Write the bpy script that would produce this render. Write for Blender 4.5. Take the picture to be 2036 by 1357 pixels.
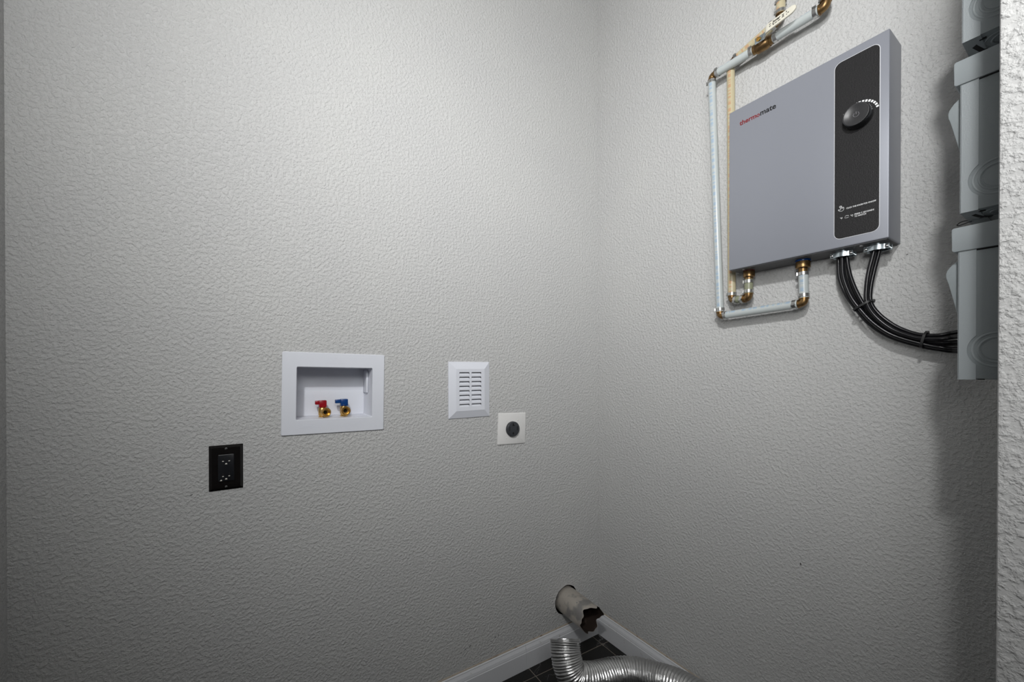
import bpy, bmesh, math, random
from mathutils import Vector, Matrix
from math import sin, cos, pi, radians, sqrt

random.seed(7)
scene = bpy.context.scene
COL = scene.collection
for o in list(bpy.data.objects):
    bpy.data.objects.remove(o)

# ------------------------------------------------------------------ camera
cam = bpy.data.cameras.new('camera')
cam.sensor_width = 36.0
cam.lens = 14.203
cam.clip_start = 0.01
cam.shift_y = 63.3 / 2036
cam_ob = bpy.data.objects.new('camera', cam)
COL.objects.link(cam_ob)
cam_ob.location = (-1.2671, -1.2493, 1.1243)
cam_ob.rotation_euler = (radians(90) - 0.0047, 0, -radians(33.318))
scene.camera = cam_ob

# ------------------------------------------------------------------ world, lamps, exposure
world = bpy.data.worlds.new('world')
world.use_nodes = True
world.node_tree.nodes['Background'].inputs[0].default_value = (0.9, 0.95, 1.0, 1)
world.node_tree.nodes['Background'].inputs[1].default_value = 0.0
scene.world = world


def area_light(name, loc, target, size, power, color, spread=180, size_y=None):
    l = bpy.data.lights.new(name, 'AREA')
    l.shape = 'RECTANGLE' if size_y else 'DISK'
    l.size = size
    if size_y:
        l.size_y = size_y
    l.energy = power
    l.color = color
    l.spread = radians(spread)
    o = bpy.data.objects.new(name, l)
    COL.objects.link(o)
    o.location = loc
    o.rotation_euler = (Vector(target) - Vector(loc)).to_track_quat('-Z', 'Y').to_euler()
    return o


# key lamp near the doorway, set from cast shadows; three unseen fill lights added
LC = (1.0, 1.0, 0.99)
area_light('room_lamp', (-1.64, -1.42, 2.2), (-1.64 + sin(0.76), -1.42 + cos(0.76), 2.2 - 0.24), 0.11, 9.6, LC, spread=103)
area_light('fill_light_low', (-2.65, -1.70, 1.6), (0, -0.80, 2.3), 0.7, 8.0, LC, spread=70, size_y=0.5)  # added low fill that lifts shade on the right wall, not a window
area_light('fill_light_side', (-2.65, -1.80, 1.95), (0, -0.9, 2.0), 0.8, 5.6, LC, spread=110, size_y=0.9)  # added side fill for the right wall and the front wall end
area_light('fill_light_soft', (-1.45, -1.95, 2.1), (-0.62, 0, 1.75), 0.9, 6.4, LC, spread=102, size_y=0.7)  # added broad fill for the back wall

vs = scene.view_settings
vs.view_transform = 'Standard'
vs.look = 'None'
vs.gamma = 1.0
vs.use_curve_mapping = False
vs.exposure = -0.05


# ------------------------------------------------------------------ materials
def new_mat(name):
    m = bpy.data.materials.new(name)
    m.use_nodes = True
    nt = m.node_tree
    return m, nt, nt.nodes['Principled BSDF']


def simple(name, col, rough=0.5, metal=0.0, coat=0.0, spec=None, bump=None, vary=None):
    """bump = (scale, distance); vary = (scale, second colour, low, high)"""
    m, nt, b = new_mat(name)
    b.inputs['Base Color'].default_value = (*col, 1)
    b.inputs['Roughness'].default_value = rough
    b.inputs['Metallic'].default_value = metal
    b.inputs['Coat Weight'].default_value = coat
    if spec is not None:
        b.inputs['Specular IOR Level'].default_value = spec
    tc = nt.nodes.new('ShaderNodeTexCoord')
    if bump:
        n = nt.nodes.new('ShaderNodeTexNoise')
        n.inputs['Scale'].default_value = bump[0]
        n.inputs['Detail'].default_value = 2
        nt.links.new(tc.outputs['Object'], n.inputs['Vector'])
        bp = nt.nodes.new('ShaderNodeBump')
        bp.inputs['Distance'].default_value = bump[1]
        nt.links.new(n.outputs['Fac'], bp.inputs['Height'])
        nt.links.new(bp.outputs['Normal'], b.inputs['Normal'])
    if vary:
        n = nt.nodes.new('ShaderNodeTexNoise')
        n.inputs['Scale'].default_value = vary[0]
        n.inputs['Detail'].default_value = 4
        nt.links.new(tc.outputs['Object'], n.inputs['Vector'])
        r = nt.nodes.new('ShaderNodeValToRGB')
        r.color_ramp.elements[0].position = vary[2]
        r.color_ramp.elements[1].position = vary[3]
        r.color_ramp.elements[0].color = (*col, 1)
        r.color_ramp.elements[1].color = (*vary[1], 1)
        nt.links.new(n.outputs['Fac'], r.inputs['Fac'])
        nt.links.new(r.outputs['Color'], b.inputs['Base Color'])
    return m


def wall_mat(name, col, dist=0.0015):
    """light greige paint over sprayed orange peel / knockdown texture"""
    m, nt, b = new_mat(name)
    L = nt.links.new
    tc = nt.nodes.new('ShaderNodeTexCoord')
    n1 = nt.nodes.new('ShaderNodeTexNoise')
    n1.inputs['Scale'].default_value = 128
    n1.inputs['Detail'].default_value = 3
    n1.inputs['Roughness'].default_value = 0.55
    n1.inputs['Distortion'].default_value = 0.1
    r1 = nt.nodes.new('ShaderNodeValToRGB')
    r1.color_ramp.interpolation = 'EASE'
    r1.color_ramp.elements[0].position = 0.36
    r1.color_ramp.elements[1].position = 0.72
    n2 = nt.nodes.new('ShaderNodeTexNoise')
    n2.inputs['Scale'].default_value = 300
    n2.inputs['Detail'].default_value = 2
    mx = nt.nodes.new('ShaderNodeMath')
    mx.operation = 'MULTIPLY_ADD'
    mx.inputs[1].default_value = 0.16
    bp = nt.nodes.new('ShaderNodeBump')
    bp.inputs['Distance'].default_value = dist
    bp.inputs['Strength'].default_value = 1.0
    for n in (n1, n2):
        L(tc.outputs['Object'], n.inputs['Vector'])
    L(n1.outputs['Fac'], r1.inputs['Fac'])
    L(n2.outputs['Fac'], mx.inputs[0])
    L(r1.outputs['Color'], mx.inputs[2])
    L(mx.outputs[0], bp.inputs['Height'])
    L(bp.outputs['Normal'], b.inputs['Normal'])
    # faint patchy paint
    n3 = nt.nodes.new('ShaderNodeTexNoise')
    n3.inputs['Scale'].default_value = 3.5
    n3.inputs['Detail'].default_value = 3
    L(tc.outputs['Object'], n3.inputs['Vector'])
    r3 = nt.nodes.new('ShaderNodeValToRGB')
    r3.color_ramp.elements[0].position = 0.3
    r3.color_ramp.elements[1].position = 0.7
    r3.color_ramp.elements[0].color = (col[0] * .96, col[1] * .96, col[2] * .97, 1)
    r3.color_ramp.elements[1].color = (*col, 1)
    L(n3.outputs['Fac'], r3.inputs['Fac'])
    L(r3.outputs['Color'], b.inputs['Base Color'])
    b.inputs['Roughness'].default_value = 0.55
    b.inputs['Specular IOR Level'].default_value = 0.35
    return m


def tile_mat():
    m, nt, b = new_mat('black_tile')
    L = nt.links.new
    tc = nt.nodes.new('ShaderNodeTexCoord')
    n = nt.nodes.new('ShaderNodeTexNoise')
    n.inputs['Scale'].default_value = 5
    n.inputs['Detail'].default_value = 5
    n.inputs['Distortion'].default_value = 1.5
    L(tc.outputs['Object'], n.inputs['Vector'])
    a = nt.nodes.new('ShaderNodeMath')
    a.operation = 'SUBTRACT'
    a.inputs[1].default_value = 0.5
    L(n.outputs['Fac'], a.inputs[0])
    c = nt.nodes.new('ShaderNodeMath')
    c.operation = 'ABSOLUTE'
    L(a.outputs[0], c.inputs[0])
    r = nt.nodes.new('ShaderNodeValToRGB')
    r.color_ramp.elements[0].position = 0.0
    r.color_ramp.elements[0].color = (0.16, 0.16, 0.16, 1)
    r.color_ramp.elements[1].position = 0.012
    r.color_ramp.elements[1].color = (0.012, 0.011, 0.011, 1)
    L(c.outputs[0], r.inputs['Fac'])
    n4 = nt.nodes.new('ShaderNodeTexNoise')
    n4.inputs['Scale'].default_value = 7
    L(tc.outputs['Object'], n4.inputs['Vector'])
    r4 = nt.nodes.new('ShaderNodeValToRGB')
    r4.color_ramp.elements[0].position = 0.50
    r4.color_ramp.elements[1].position = 0.62
    L(n4.outputs['Fac'], r4.inputs['Fac'])
    mix = nt.nodes.new('ShaderNodeMix')
    mix.data_type = 'RGBA'
    mix.inputs['A'].default_value = (0.010, 0.0095, 0.009, 1)
    L(r4.outputs['Color'], mix.inputs['Factor'])
    L(r.outputs['Color'], mix.inputs['B'])
    L(mix.outputs['Result'], b.inputs['Base Color'])
    b.inputs['Roughness'].default_value = 0.4
    b.inputs['Specular IOR Level'].default_value = 0.3
    return m


def pipe_mat(name, col, ink, seed):
    """plastic water pipe with a faint printed line of lettering dashes (uv: u around, v along in metres)"""
    m, nt, b = new_mat(name)
    L = nt.links.new
    uv = nt.nodes.new('ShaderNodeUVMap')
    sp = nt.nodes.new('ShaderNodeSeparateXYZ')
    L(uv.outputs['UV'], sp.inputs[0])

    def math(op, x, y=None, z=None):
        k = nt.nodes.new('ShaderNodeMath')
        k.operation = op
        for i, v in enumerate((x, y, z)):
            if v is None:
                continue
            if isinstance(v, (int, float)):
                k.inputs[i].default_value = v
            else:
                L(v, k.inputs[i])
        return k.outputs[0]
    d = math('ABSOLUTE', math('SUBTRACT', sp.outputs['X'], 0.5))
    band = math('LESS_THAN', d, 0.062)
    n = nt.nodes.new('ShaderNodeTexNoise')
    n.noise_dimensions = '1D'
    n.inputs['Scale'].default_value = 95
    n.inputs['Detail'].default_value = 3
    L(math('ADD', sp.outputs['Y'], seed), n.inputs['W'])
    dash = math('GREATER_THAN', n.outputs['Fac'], 0.5)
    fac = math('MULTIPLY', math('MULTIPLY', band, dash), 0.5)
    mix = nt.nodes.new('ShaderNodeMix')
    mix.data_type = 'RGBA'
    mix.inputs['A'].default_value = (*col, 1)
    mix.inputs['B'].default_value = (*ink, 1)
    L(fac, mix.inputs['Factor'])
    L(mix.outputs['Result'], b.inputs['Base Color'])
    b.inputs['Roughness'].default_value = 0.3
    b.inputs['Subsurface Weight'].default_value = 0.15
    b.inputs['Subsurface Radius'].default_value = (0.006, 0.006, 0.006)
    b.inputs['Subsurface Scale'].default_value = 0.3
    return m


WALL = wall_mat('wall_paint', (0.525, 0.526, 0.520))
CEIL = simple('ceiling_paint', (0.75, 0.74, 0.72), 0.7)
TILE = tile_mat()
GROUT = simple('grout', (0.20, 0.175, 0.15), 0.9)
DARKFLOOR = simple('dark_floor', (0.02, 0.019, 0.018), 0.4)
TRIM = simple('trim_white', (0.62, 0.63, 0.655), 0.35, vary=(55, (0.42, 0.41, 0.40), 0.66, 0.78))
CAULK = simple('old_caulk', (0.38, 0.33, 0.27), 0.8, vary=(40, (0.13, 0.085, 0.06), 0.55, 0.75))
SILVER = simple('silver_paint', (0.265, 0.277, 0.315), 0.40, 0.25)
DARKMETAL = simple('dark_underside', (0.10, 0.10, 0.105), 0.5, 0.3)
PANEL = simple('panel_black', (0.011, 0.0105, 0.0115), 0.5, spec=0.35, bump=(350, 0.0004))
PANELEDGE = simple('panel_edge', (0.62, 0.63, 0.66), 0.4)
KNOB = simple('knob_black', (0.012, 0.012, 0.013), 0.22)
KNOBFACE = simple('knob_face', (0.03, 0.03, 0.032), 0.38)
WHITEPRINT = simple('white_print', (0.85, 0.86, 0.87), 0.5)
GREYPRINT = simple('grey_mark', (0.16, 0.16, 0.17), 0.4)
REDPRINT = simple('red_print', (0.19, 0.008, 0.013), 0.5)
BLACKPRINT = simple('black_print', (0.008, 0.008, 0.01), 0.5)
BRASS = simple('aged_brass', (0.25, 0.155, 0.065), 0.36, 0.85, vary=(60, (0.10, 0.055, 0.028), 0.45, 0.75))
BRIGHTBRASS = simple('bright_brass', (0.72, 0.45, 0.14), 0.33, 1.0)
STEEL = simple('steel_band', (0.55, 0.55, 0.54), 0.28, 0.95)
ZINC = simple('zinc_plate', (0.55, 0.62, 0.66), 0.22, 1.0)
PEX_COLD = pipe_mat('pex_cold', (0.47, 0.505, 0.505), (0.22, 0.36, 0.54), 1.3)
PEX_HOT = pipe_mat('pex_hot', (0.49, 0.435, 0.29), (0.48, 0.20, 0.10), 4.1)
PEX_GREEN = simple('pex_olive', (0.24, 0.25, 0.17), 0.35)
CREAM = simple('cream_vinyl', (0.66, 0.635, 0.545), 0.4)
PLASTIC = simple('white_plastic', (0.70, 0.72, 0.78), 0.38)
PLASTIC2 = simple('warm_white_plastic', (0.72, 0.715, 0.705), 0.35)
REDPL = simple('red_plastic', (0.28, 0.004, 0.012), 0.3)
BLUEPL = simple('blue_plastic', (0.002, 0.042, 0.185), 0.3)
BLACKPL = simple('black_plastic', (0.012, 0.013, 0.016), 0.28)
BLACKGLOSS = simple('black_gloss', (0.006, 0.005, 0.005), 0.06)
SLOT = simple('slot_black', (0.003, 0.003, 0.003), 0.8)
GREYBOX = simple('enclosure_grey', (0.27, 0.30, 0.312), 0.42, bump=(600, 0.0002))
GREYBOX2 = simple('enclosure_grey_cover', (0.30, 0.33, 0.345), 0.38, bump=(600, 0.0002))
CABLE = simple('cable_black', (0.007, 0.007, 0.009), 0.24, spec=0.4)
TIE = simple('tie_black', (0.012, 0.012, 0.013), 0.5)
DUCT = simple('aluminium_foil', (0.60, 0.60, 0.60), 0.30, 1.0, bump=(70, 0.0016))
GALV = simple('galvanised_sheet', (0.52, 0.48, 0.43), 0.42, 0.55, vary=(22, (0.30, 0.29, 0.28), 0.5, 0.62), bump=(30, 0.002))
RUST = simple('rusty_inside', (0.016, 0.0075, 0.004), 0.85, vary=(30, (0.05, 0.034, 0.026), 0.56, 0.72))
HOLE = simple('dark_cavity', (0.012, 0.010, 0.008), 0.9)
SCUFF = simple('dark_scuff', (0.10, 0.10, 0.10), 0.7)
CHROME = simple('screw_metal', (0.6, 0.6, 0.6), 0.25, 1.0)


# ------------------------------------------------------------------ mesh helpers
def finish(name, bm, mat, parent=None, smooth=None, loc=None):
    me = bpy.data.meshes.new(name)
    bmesh.ops.recalc_face_normals(bm, faces=bm.faces[:]) if smooth != 'keep' else None
    bm.to_mesh(me)
    bm.free()
    if mat:
        me.materials.append(mat)
    if smooth:
        for p in me.polygons:
            p.use_smooth = True
        me.set_sharp_from_angle(angle=radians(38))
    o = bpy.data.objects.new(name, me)
    COL.objects.link(o)
    if parent:
        o.parent = parent
    if loc:
        o.location = loc
    return o


def tag(o, label=None, cat=None, group=None, kind=None):
    if label:
        o['label'] = label
    if cat:
        o['category'] = cat
    if group:
        o['group'] = group
    if kind:
        o['kind'] = kind
    return o


def empty(name, loc, label, cat, group=None):
    o = bpy.data.objects.new(name, None)
    o.empty_display_size = 0.05
    COL.objects.link(o)
    o.location = loc
    return tag(o, label, cat, group)


def add_box(bm, lo, hi, bevel=0.0, seg=2):
    lo, hi = Vector(lo), Vector(hi)
    c, s = (lo + hi) / 2, hi - lo
    r = bmesh.ops.create_cube(bm, size=1, matrix=Matrix.Translation(c) @ Matrix.Diagonal((*s, 1)))
    if bevel:
        es = list({e for v in r['verts'] for e in v.link_edges})
        bmesh.ops.bevel(bm, geom=es, offset=bevel, segments=seg, affect='EDGES', profile=0.5)


def box(name, lo, hi, mat, parent=None, bevel=0.0, seg=2):
    bm = bmesh.new()
    add_box(bm, lo, hi, bevel, seg)
    return finish(name, bm, mat, parent, smooth=bool(bevel))


def frame_axes(d, ref=None):
    d = Vector(d).normalized()
    if ref is None:
        ref = Vector((0, 0, 1)) if abs(d.z) < 0.9 else Vector((1, 0, 0))
    n = Vector(ref)
    n = (n - d * n.dot(d)).normalized()
    return d, n, d.cross(n)


def add_lathe(bm, origin, axis, prof, seg=28, ref=None, phase=0.0, close_start=False, close_end=False):
    """prof = [(distance along axis, radius)]"""
    d, n, b = frame_axes(axis, ref)
    o = Vector(origin)
    rings = []
    for (t, r) in prof:
        if r < 1e-6:
            rings.append([bm.verts.new(o + d * t)])
        else:
            rings.append([bm.verts.new(o + d * t + (n * cos(phase + 2 * pi * k / seg) + b * sin(phase + 2 * pi * k / seg)) * r)
                          for k in range(seg)])
    for A, B in zip(rings, rings[1:]):
        if len(A) == 1 and len(B) == 1:
            continue
        for k in range(seg):
            k2 = (k + 1) % seg
            if len(A) == 1:
                bm.faces.new((A[0], B[k], B[k2]))
            elif len(B) == 1:
                bm.faces.new((A[k], B[0], A[k2]))
            else:
                bm.faces.new((A[k], B[k], B[k2], A[k2]))
    if close_start and len(rings[0]) > 1:
        bm.faces.new(rings[0][::-1])
    if close_end and len(rings[-1]) > 1:
        bm.faces.new(rings[-1])


def lathe(name, origin, axis, prof, mat, parent=None, seg=28, **k):
    bm = bmesh.new()
    add_lathe(bm, origin, axis, prof, seg, **k)
    return finish(name, bm, mat, parent, smooth=True)


def catmull(pts, per=10):
    P = [Vector(p) for p in pts]
    P = [P[0] * 2 - P[1]] + P + [P[-1] * 2 - P[-2]]
    out = []
    for i in range(1, len(P) - 2):
        a, b, c, d = P[i - 1:i + 3]
        for k in range(per):
            t = k / per
            out.append(0.5 * (2 * b + (c - a) * t + (2 * a - 5 * b + 4 * c - d) * t * t + (3 * b - a - 3 * c + d) * t ** 3))
    out.append(P[-2])
    return out


def resample(pts, step):
    L = [0]
    for a, b in zip(pts, pts[1:]):
        L.append(L[-1] + (b - a).length)
    n = max(2, int(L[-1] / step))
    out = []
    j = 0
    for i in range(n + 1):
        s = L[-1] * i / n
        while j < len(L) - 2 and L[j + 1] < s:
            j += 1
        t = (s - L[j]) / max(1e-9, L[j + 1] - L[j])
        out.append(pts[j].lerp(pts[j + 1], t))
    return out


def add_tube(bm, pts, rad, seg=16, closed=False, cap=True, ref=None, uv=True):
    """rad: number or function(index, arclength); writes uv (u around, v along in metres)"""
    pts = [Vector(p) for p in pts]
    n = len(pts)
    lay = bm.loops.layers.uv.verify() if uv else None

    def tang(i):
        if closed:
            return (pts[(i + 1) % n] - pts[i - 1]).normalized()
        return (pts[min(i + 1, n - 1)] - pts[max(i - 1, 0)]).normalized()
    d, nn, bb = frame_axes(tang(0), ref)
    rings, ss = [], []
    s = 0
    for i in range(n):
        t = tang(i)
        if i:
            s += (pts[i] - pts[i - 1]).length
            nn = (nn - t * nn.dot(t)).normalized()
        bb = t.cross(nn)
        r = rad(i, s) if callable(rad) else rad
        rings.append([bm.verts.new(pts[i] + (nn * cos(2 * pi * k / seg) + bb * sin(2 * pi * k / seg)) * r) for k in range(seg)])
        ss.append(s)
    pairs = list(zip(range(n), range(1, n))) + ([(n - 1, 0)] if closed else [])
    for i, j in pairs:
        A, B = rings[i], rings[j]
        for k in range(seg):
            k2 = (k + 1) % seg
            f = bm.faces.new((A[k], A[k2], B[k2], B[k]))
            if lay:
                u0, u1 = k / seg, (k + 1) / seg
                for lp, q in zip(f.loops, ((u0, ss[i]), (u1, ss[i]), (u1, ss[j]), (u0, ss[j]))):
                    lp[lay].uv = q
    if cap and not closed:
        bm.faces.new(rings[0][::-1])
        bm.faces.new(rings[-1])


def tube(name, pts, rad, mat, parent=None, **k):
    bm = bmesh.new()
    add_tube(bm, pts, rad, **k)
    return finish(name, bm, mat, parent, smooth=True)


def add_prism(bm, poly, fn, d0, d1):
    """poly: list of 2D points; fn(u, v, d) -> 3D"""
    A = [bm.verts.new(fn(u, v, d0)) for u, v in poly]
    B = [bm.verts.new(fn(u, v, d1)) for u, v in poly]
    n = len(poly)
    bm.faces.new(A[::-1])
    bm.faces.new(B)
    for i in range(n):
        bm.faces.new((A[i], A[(i + 1) % n], B[(i + 1) % n], B[i]))


def prism(name, poly, fn, d0, d1, mat, parent=None, smooth=False, bevel=0.0):
    bm = bmesh.new()
    add_prism(bm, poly, fn, d0, d1)
    if bevel:
        bmesh.ops.recalc_face_normals(bm, faces=bm.faces[:])
        bmesh.ops.bevel(bm, geom=bm.edges[:], offset=bevel, segments=2, affect='EDGES', profile=0.5)
    return finish(name, bm, mat, parent, smooth=smooth or bool(bevel))


def rrect(u0, v0, u1, v1, r, n=6):
    out = []
    for cx, cy, a0 in ((u1 - r, v1 - r, 0), (u0 + r, v1 - r, pi / 2), (u0 + r, v0 + r, pi), (u1 - r, v0 + r, 1.5 * pi)):
        for k in range(n + 1):
            a = a0 + pi / 2 * k / n
            out.append((cx + r * cos(a), cy + r * sin(a)))
    return out


def add_plate_hole(bm, outer, inner, fn, d0, d1):
    """flat ring between two outlines with the same number of points"""
    n = len(outer)
    V = [[bm.verts.new(fn(u, v, d)) for u, v in loop] for loop in (outer, inner) for d in (d0, d1)]
    o0, o1, i0, i1 = V
    for k in range(n):
        j = (k + 1) % n
        bm.faces.new((o1[k], o1[j], i1[j], i1[k]))
        bm.faces.new((o0[k], i0[k], i0[j], o0[j]))
        bm.faces.new((o0[k], o0[j], o1[j], o1[k]))
        bm.faces.new((i0[k], i1[k], i1[j], i0[j]))


def text_mesh(name, body, fn, u, v, width, mat, parent, depth=0.0002, bold=0.0, shear=0.0, height=None, align_right=False):
    """lettering as a thin raised mesh: fn(u, v, d); fits WIDTH (or HEIGHT of the outline)"""
    c = bpy.data.curves.new('lettering', 'FONT')
    c.body = body
    c.size = 1.0
    c.offset = bold
    c.shear = shear
    c.resolution_u = 3
    t = bpy.data.objects.new('lettering', c)
    COL.objects.link(t)
    dg = bpy.context.evaluated_depsgraph_get()
    me = t.evaluated_get(dg).to_mesh()
    V = [x.co.copy() for x in me.vertices]
    F = [list(p.vertices) for p in me.polygons]
    t.evaluated_get(dg).to_mesh_clear()
    bpy.data.objects.remove(t)
    bpy.data.curves.remove(c)
    x0, x1 = min(p.x for p in V), max(p.x for p in V)
    s = width / (x1 - x0)
    sy = s if height is None else height / max(p.y for p in V)
    bm = bmesh.new()
    top = [bm.verts.new(fn(u + (p.x - x0) * s, v + p.y * sy, depth)) for p in V]
    for f in F:
        try:
            bm.faces.new([top[i] for i in f])
        except ValueError:
            pass
    r = bmesh.ops.extrude_face_region(bm, geom=bm.faces[:])
    back = Vector(fn(0, 0, 0)) - Vector(fn(0, 0, depth))
    bmesh.ops.translate(bm, verts=[g for g in r['geom'] if isinstance(g, bmesh.types.BMVert)], vec=back)
    return finish(name, bm, mat, parent)


# local frames: on the back wall (u = X, v = Z, d = out of the wall) and on the right wall (u = -Y)
def on_back(cx, cz, rot=0.0):
    c, s = cos(rot), sin(rot)
    return lambda u, v, d: Vector((cx + u * c - v * s, -d, cz + u * s + v * c))


def on_right(y0=0.0, z0=0.0, x0=0.0):
    return lambda u, v, d: Vector((x0 - d, y0 - u, z0 + v))


# ================================================================== THE SETTING
CEILZ = 2.95
LX = -1.675           # left wall of the closet
JX, JY = -0.55, -1.168   # end of the front return wall, its inner face
JF = -1.283           # its outer face


def hole_wall(name, outer, holes, fn, mat):
    bm = bmesh.new()
    es = []
    for loop in [outer] + holes:
        vs_ = [bm.verts.new(fn(u, v, 0)) for u, v in loop]
        es += [bm.edges.new((vs_[i], vs_[(i + 1) % len(vs_)])) for i in range(len(vs_))]
    bmesh.ops.triangle_fill(bm, use_beauty=True, use_dissolve=False, edges=es)
    return tag(finish(name, bm, mat), kind='structure')


WB_ROT, WB_C = -0.016, (-1.0522, 1.0610)      # washer outlet box
wb = on_back(*WB_C, WB_ROT)


def wb2(u, v):
    p = wb(u, v, 0)
    return (p.x, p.z)


STUB = Vector((-0.180, 0, 0.192))
hole1 = [wb2(u, v) for u, v in ((-.108, -.080), (.108, -.080), (.108, .080), (-.108, .080))]
hole2 = [(STUB.x - .002 + .058 * cos(2 * pi * k / 40) * (1 + .012 * sin(3.0 * k)), STUB.z + .001 + .058 * sin(2 * pi * k / 40) * (1 + .012 * cos(5.0 * k)))
         for k in range(40)]
wall_back = hole_wall('wall_back', [(LX, 0), (0, 0), (0, CEILZ), (LX, CEILZ)], [hole1, hole2], on_back(0, 0), WALL)
tag(wall_back, 'light grey textured back wall carrying the washer outlet box')
wall_right = box('wall_right', (0, -1.30, 0), (0.1, 0.1, CEILZ), WALL)
tag(wall_right, 'light grey textured wall carrying the water heater', kind='structure')
wall_left = box('wall_left', (LX - 0.11, JF, 0), (LX, 0.1, CEILZ), WALL)
tag(wall_left, 'narrow strip of shaded textured wall at the left edge', kind='structure')
bm = bmesh.new()
add_box(bm, (JX, JF, 0), (1.1, JY, CEILZ), 0.004, 2)
wall_front = tag(finish('wall_front', bm, WALL, smooth=True), 'bright coarse textured end of the front wall at the right edge', kind='structure')
# the room the camera stands in
tag(box('wall_outer', (-2.7, JF, 0), (LX - 0.11, JY, CEILZ), WALL), kind='structure')
tag(box('wall_rear', (-2.7, -3.7, 0), (1.1, -3.6, CEILZ), WALL), kind='structure')
tag(box('wall_room_left', (-2.8, -3.6, 0), (-2.7, JF, CEILZ), WALL), kind='structure')
tag(box('wall_room_right', (1.1, -3.6, 0), (1.2, JF, CEILZ), WALL), kind='structure')
tag(box('ceiling', (-2.8, -3.7, CEILZ), (1.2, 0.1, CEILZ + .08), CEIL), kind='structure')
floor = tag(box('floor', (-2.8, -3.7, -0.06), (1.2, 0.1, -0.0012), GROUT), 'black tiled floor with thin grout lines', kind='structure')
tag(box('floor_room', (-2.7, -3.6, -0.0011), (1.1, -1.42, 0.0), DARKFLOOR), kind='structure')


# floor tiles: grid slightly out of square with the walls
def clip_poly(poly, x0, x1, y0, y1):
    def cut(P, f, g):
        out = []
        for a, b in zip(P, P[1:] + P[:1]):
            fa, fb = f(a), f(b)
            if fa >= 0:
                out.append(a)
            if fa * fb < 0:
                t = fa / (fa - fb)
                out.append((a[0] + (b[0] - a[0]) * t, a[1] + (b[1] - a[1]) * t))
        return out
    for f in (lambda p: p[0] - x0, lambda p: x1 - p[0], lambda p: p[1] - y0, lambda p: y1 - p[1]):
        if poly:
            poly = cut(poly, f, None)
    return poly


TS, TA = 0.332, -0.032
for i in range(-6, 2):
    for j in range(-5, 2):
        q = []
        for (a, b) in ((0, 0), (1, 0), (1, 1), (0, 1)):
            lx = i * TS + (0.0019 if a == 0 else TS - 0.0019)
            ly = j * TS + (0.0019 if b == 0 else TS - 0.0019)
            q.append((-0.048 + lx * cos(TA) - ly * sin(TA), -0.0695 + lx * sin(TA) + ly * cos(TA)))
        q = clip_poly(q, LX + .001, -.001, -1.42, -.001)
        if len(q) < 3:
            continue
        if max(p[0] for p in q) - min(p[0] for p in q) < .01 or max(p[1] for p in q) - min(p[1] for p in q) < .01:
            continue
        bm = bmesh.new()
        dz = random.uniform(-.0003, .0003)
        add_prism(bm, q, lambda u, v, d: Vector((u, v, d)), -0.0011, dz)
        finish('tile', bm, TILE, floor)

# baseboards
BP = [(0, 0), (.0140, 0), (.0140, .0615), (.0125, .0640), (.0125, .0665), (.0105, .0750), (.0070, .0820), (.0058, .0850), (.0058, .0880),
      (.0035, .0905), (0, .0905)]


def baseboard(name, along, a0, a1, label):
    if along == 'x':
        fn = lambda u, v, d: Vector((d, -u - .0003, v + .0005))
    elif along == 'y':
        fn = lambda u, v, d: Vector((-u - .0003, d, v + .0005))
    else:
        fn = lambda u, v, d: Vector((LX + u + .0003, d, v + .0005))
    o = prism(name, BP, fn, a0, a1, TRIM)
    tag(o, label, kind='structure')
    prism('caulk_line', [(0, .0902), (.0030, .0902), (.0016, .0935), (0, .0945)], fn, a0, a1, CAULK, o)
    return o


bb1 = baseboard('baseboard_back', 'x', -0.3895, -0.0145, 'short white baseboard under the back wall beside the corner')
bb2 = baseboard('baseboard_back', 'x', LX, -0.3902, 'long white baseboard under the back wall')
bb3 = baseboard('baseboard_right', 'y', -1.18, -0.0003, 'white baseboard with chipped top edge under the right wall')
baseboard('baseboard_left', 'z', -1.18, -0.0148, 'white baseboard under the left wall')


# small scuffs and nicks in the paint
def scuff(wall, side, a, z, w, h, rot, mat=SCUFF):
    n = 9
    P = []
    for k in range(n):
        t = 2 * pi * k / n
        r = random.uniform(.6, 1.0)
        P.append((w * r * cos(t) * cos(rot) - h * r * sin(t) * sin(rot), w * r * cos(t) * sin(rot) + h * r * sin(t) * cos(rot)))
    fn = (lambda u, v, d: Vector((a + u, -d, z + v))) if side == 'back' else (lambda u, v, d: Vector((-d, a - u, z + v)))
    prism('scuff', P, fn, .0001, .0006, mat, wall)


NICK = simple('paint_nick', (0.045, 0.043, 0.04), 0.7)
scuff(wall_right, 'right', -0.7611, 0.5954, .0018, .0045, 0.2, NICK)
scuff(wall_right, 'right', -0.9720, 1.3915, .0022, .0011, 0.5)
scuff(wall_right, 'right', -0.9600, 1.3580, .0015, .001, 0)
scuff(wall_right, 'right', -0.9450, 1.2900, .0012, .001, 0)
scuff(wall_right, 'right', -0.0427, 1.7237, .0045, .007, 0.3, simple('paint_smudge', (0.50, 0.49, 0.47), 0.6))
for (x, z, w) in ((-0.5177, .1609, .006), (-0.506, .165, .003), (-0.535, .153, .0025), (-0.62, .168, .006), (-0.639, .1632, .005), (-0.655, .157, .004)):
    scuff(wall_back, 'back', x, z, w, .0016, 0.35)
scuff(wall_back, 'back', -1.3804, .822, .004, .0012, 0.6)

# ================================================================== WATER HEATER
HY0, HY1, HZ0, HZ1, HX = -0.6078, -0.9610, 1.4180, 1.8778, -0.085
hw, hh = HY0 - HY1, HZ1 - HZ0
heater = empty('water_heater', (0, (HY0 + HY1) / 2, HZ0), 'silver wall mounted tankless water heater with black control strip and knob', 'water heater')


def hpart(o):
    o.parent = heater
    o.matrix_parent_inverse = Matrix.Translation(heater.location).inverted()
    return o


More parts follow.
